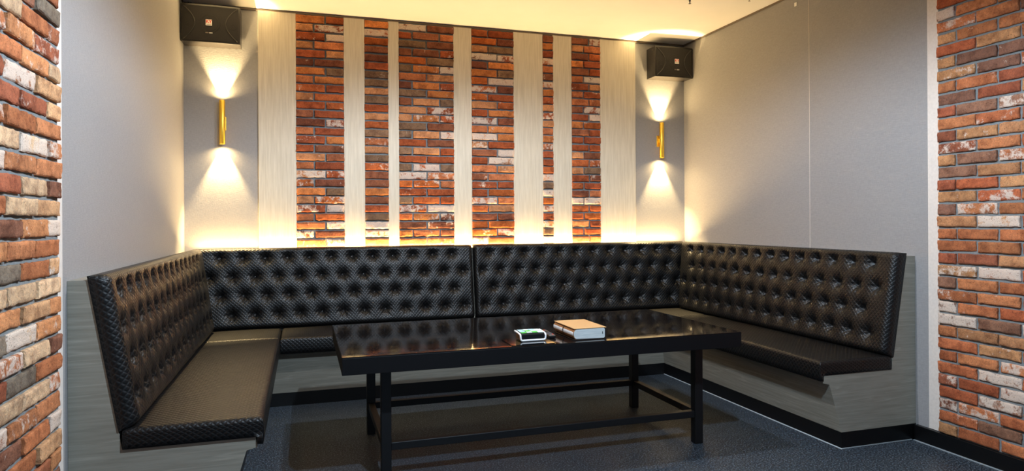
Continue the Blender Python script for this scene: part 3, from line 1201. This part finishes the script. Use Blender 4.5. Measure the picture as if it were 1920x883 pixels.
# rim: U across the front, then side arms running back along the top edges
def rim():
    b = bmesh.new()
    pts = []
    x0, x1 = DX0 + 0.006, DX1 - 0.006
    zt, zb = ZD + DH - 0.004, ZD + 0.0055
    r = 0.012
    for k in range(7):   # left arm, gently domed
        f = k / 6
        pts.append((x0, DB - 0.002 + (DF + 0.014 - DB) * f, zt + 0.006 * math.sin(math.pi * (1 - f) * 0.5)))
    for k in range(1, 6):
        a = R(90 * k / 5)
        pts.append((x0, DF + 0.014 - r * math.sin(a), zt - r + r * math.cos(a)))
    for k in range(1, 6):
        a = R(90 * k / 5)
        pts.append((x0 + r - r * math.cos(a), DF + 0.002, zb + r - r * math.sin(a)))
    left = pts
    right = [(x0 + x1 - x, y, z) for x, y, z in left[::-1]]
    tube_path(b, left + right, 0.0052, 10)
    return b
o = obj('rim', rim(), MAT['white'], dv, smooth=True)
o['label'] = 'white rounded rim'
# domed key panel
bm = bmesh.new()
n = 10
for_x = lambda i: DX0 + 0.013 + (DX1 - DX0 - 0.026) * i / n
A = []
for i in range(n + 1):
    col = []
    for j in range(7):
        f = j / 6
        col.append(bm.verts.new((for_x(i), DB - 0.002 + (DF + 0.010 - DB) * f, ZD + DH + 0.001 + 0.004 * math.sin(math.pi * (1 - f) * 0.5) + 0.002 * math.sin(math.pi * i / n))))
    A.append(col)
for i in range(n):
    for j in range(6):
        bm.faces.new((A[i][j], A[i + 1][j], A[i + 1][j + 1], A[i][j + 1]))
geom = bmesh.ops.extrude_face_region(bm, geom=bm.faces[:])
bmesh.ops.translate(bm, verts=[v for v in geom['geom'] if isinstance(v, bmesh.types.BMVert)], vec=(0, 0, -0.006))
kp = obj('key_panel', bm, MAT['seam'], dv)
kw = (DX1 - DX0 - 0.030) / 4
cols = [['green', 'mint', 'green', 'mint'], ['sky', 'green', 'mint', 'mint'], ['sky', 'mint', 'sky', 'mint']]
for j in range(3):
    for i in range(4):
        f0, f1 = 1 - (j + 0.06) / 3, 1 - (j + 0.94) / 3
        ya, yb_ = DB - 0.003 + (DF + 0.012 - DB) * f0, DB - 0.003 + (DF + 0.012 - DB) * f1
        fm = (f0 + f1) / 2
        zz = ZD + DH + 0.002 + 0.004 * math.sin(math.pi * (1 - fm) * 0.5) + 0.002 * math.sin(math.pi * (i + 0.5) / 4)
        xa = DX0 + 0.015 + kw * i
        bm = bmesh.new(); box(bm, (xa + 0.001, ya, zz - 0.003), (xa + kw - 0.001, yb_, zz + 0.0008), 0.0008)
        obj('key', bm, MAT[cols[j][i]], kp)
bm = bmesh.new(); box(bm, (DX1 - 0.040, DF - 0.0036, ZD + 0.008), (DX1 - 0.022, DF - 0.0026, ZD + 0.0115))
bm.free()

# remote control
rm = thing('remote_control', 'slim dark remote control with a red button, between the console and the book', 'remote control', (2.275, -2.28, ZT))
rm.rotation_euler = (0, 0, R(-4))
def rbox(name, a, b, mat, par, bev=0.001):
    q = bmesh.new()
    box(q, a, b, bev)
    bmesh.ops.recalc_face_normals(q, faces=q.faces)
    me = bpy.data.meshes.new(name)
    q.to_mesh(me)
    q.free()
    return link(name, me, mat, par)
body = rbox('body', (-0.020, -0.105, 0.0), (0.020, 0.100, 0.015), MAT['black'], rm, 0.004)
face = rbox('face_plate', (-0.017, -0.100, 0.0148), (0.017, 0.095, 0.0162), MAT['remote'], rm, 0.0005)
for r_ in range(8):
    for c_ in range(3):
        x_, y_ = -0.0105 + 0.0105 * c_, 0.075 - r_ * 0.021
        m_ = 'greykey'
        if r_ == 7 and c_ == 2: m_ = 'red'
        if r_ == 0 and c_ == 0: m_ = 'green'
        if r_ == 0 and c_ == 1: m_ = 'red'
        if r_ in (2, 3): m_ = 'black'
        rbox('key', (x_ - 0.004, y_ - 0.006, 0.016), (x_ + 0.004, y_ + 0.006, 0.0188), MAT[m_], face, 0.0008)

# ------------------------------------------------------------------ ceiling and wall fittings
def sprinkler(x, y, drop, lab, mat):
    t = thing('sprinkler_head', lab, 'sprinkler', (x, y, CEIL), 'sprinkler heads in the ceiling')
    bm = bmesh.new(); cyl(bm, (x, y, CEIL - 0.006), (x, y, CEIL - 0.0002), 0.028, 28)
    obj('escutcheon', bm, MAT['white'], t)
    bm = bmesh.new(); cyl(bm, (x, y, CEIL - drop * 0.7), (x, y, CEIL - 0.006), 0.008, 16)
    cyl(bm, (x, y, CEIL - drop), (x, y, CEIL - drop * 0.7), 0.004, 12)
    obj('stem', bm, MAT[mat], t)
    bm = bmesh.new(); cyl(bm, (x, y, CEIL - drop - 0.002), (x, y, CEIL - drop), 0.010, 20)
    obj('deflector', bm, MAT[mat], t)


sprinkler(3.868, -1.30, 0.055, 'small dark sprinkler head in the ceiling, nearer the back wall', 'seam')
sprinkler(4.338, -1.42, 0.030, 'small pale sprinkler head in the ceiling, nearer the right wall', 'silver')
bm = bmesh.new(); box(bm, (W - 0.004, -1.622, 3.076), (W - 0.0003, -1.596, 3.106), 0.001)
tag(obj('wall_sticker', bm, MAT['badge'], origin=(W, -1.609, 3.09)), 'tiny white square tab high on the right grey wall', 'sticker')

for (x, y, lab) in ((2.08, -2.57, 'round white ceiling downlight over the table'), (1.95, -4.65, 'round white ceiling downlight between the brick side walls')):
    t = thing('ceiling_downlight', lab, 'ceiling light', (x, y, CEIL), 'ceiling downlights')
    bm = bmesh.new()
    n = 32
    rings = [[bm.verts.new((x + q * math.cos(2 * math.pi * i / n), y + q * math.sin(2 * math.pi * i / n), z)) for i in range(n)]
             for q, z in ((0.06, CEIL - 0.0003), (0.06, CEIL - 0.11), (0.054, CEIL - 0.11), (0.054, CEIL - 0.0003))]
    for a in range(4):
        A, B = rings[a], rings[(a + 1) % 4]
        for i in range(n):
            bm.faces.new((A[i], A[(i + 1) % n], B[(i + 1) % n], B[i]))
    obj('housing', bm, MAT['white'], t)
    bm = bmesh.new(); cyl(bm, (x, y, CEIL - 0.104), (x, y, CEIL - 0.098), 0.053, 32)
    obj('lens', bm, MAT['cool'], t)
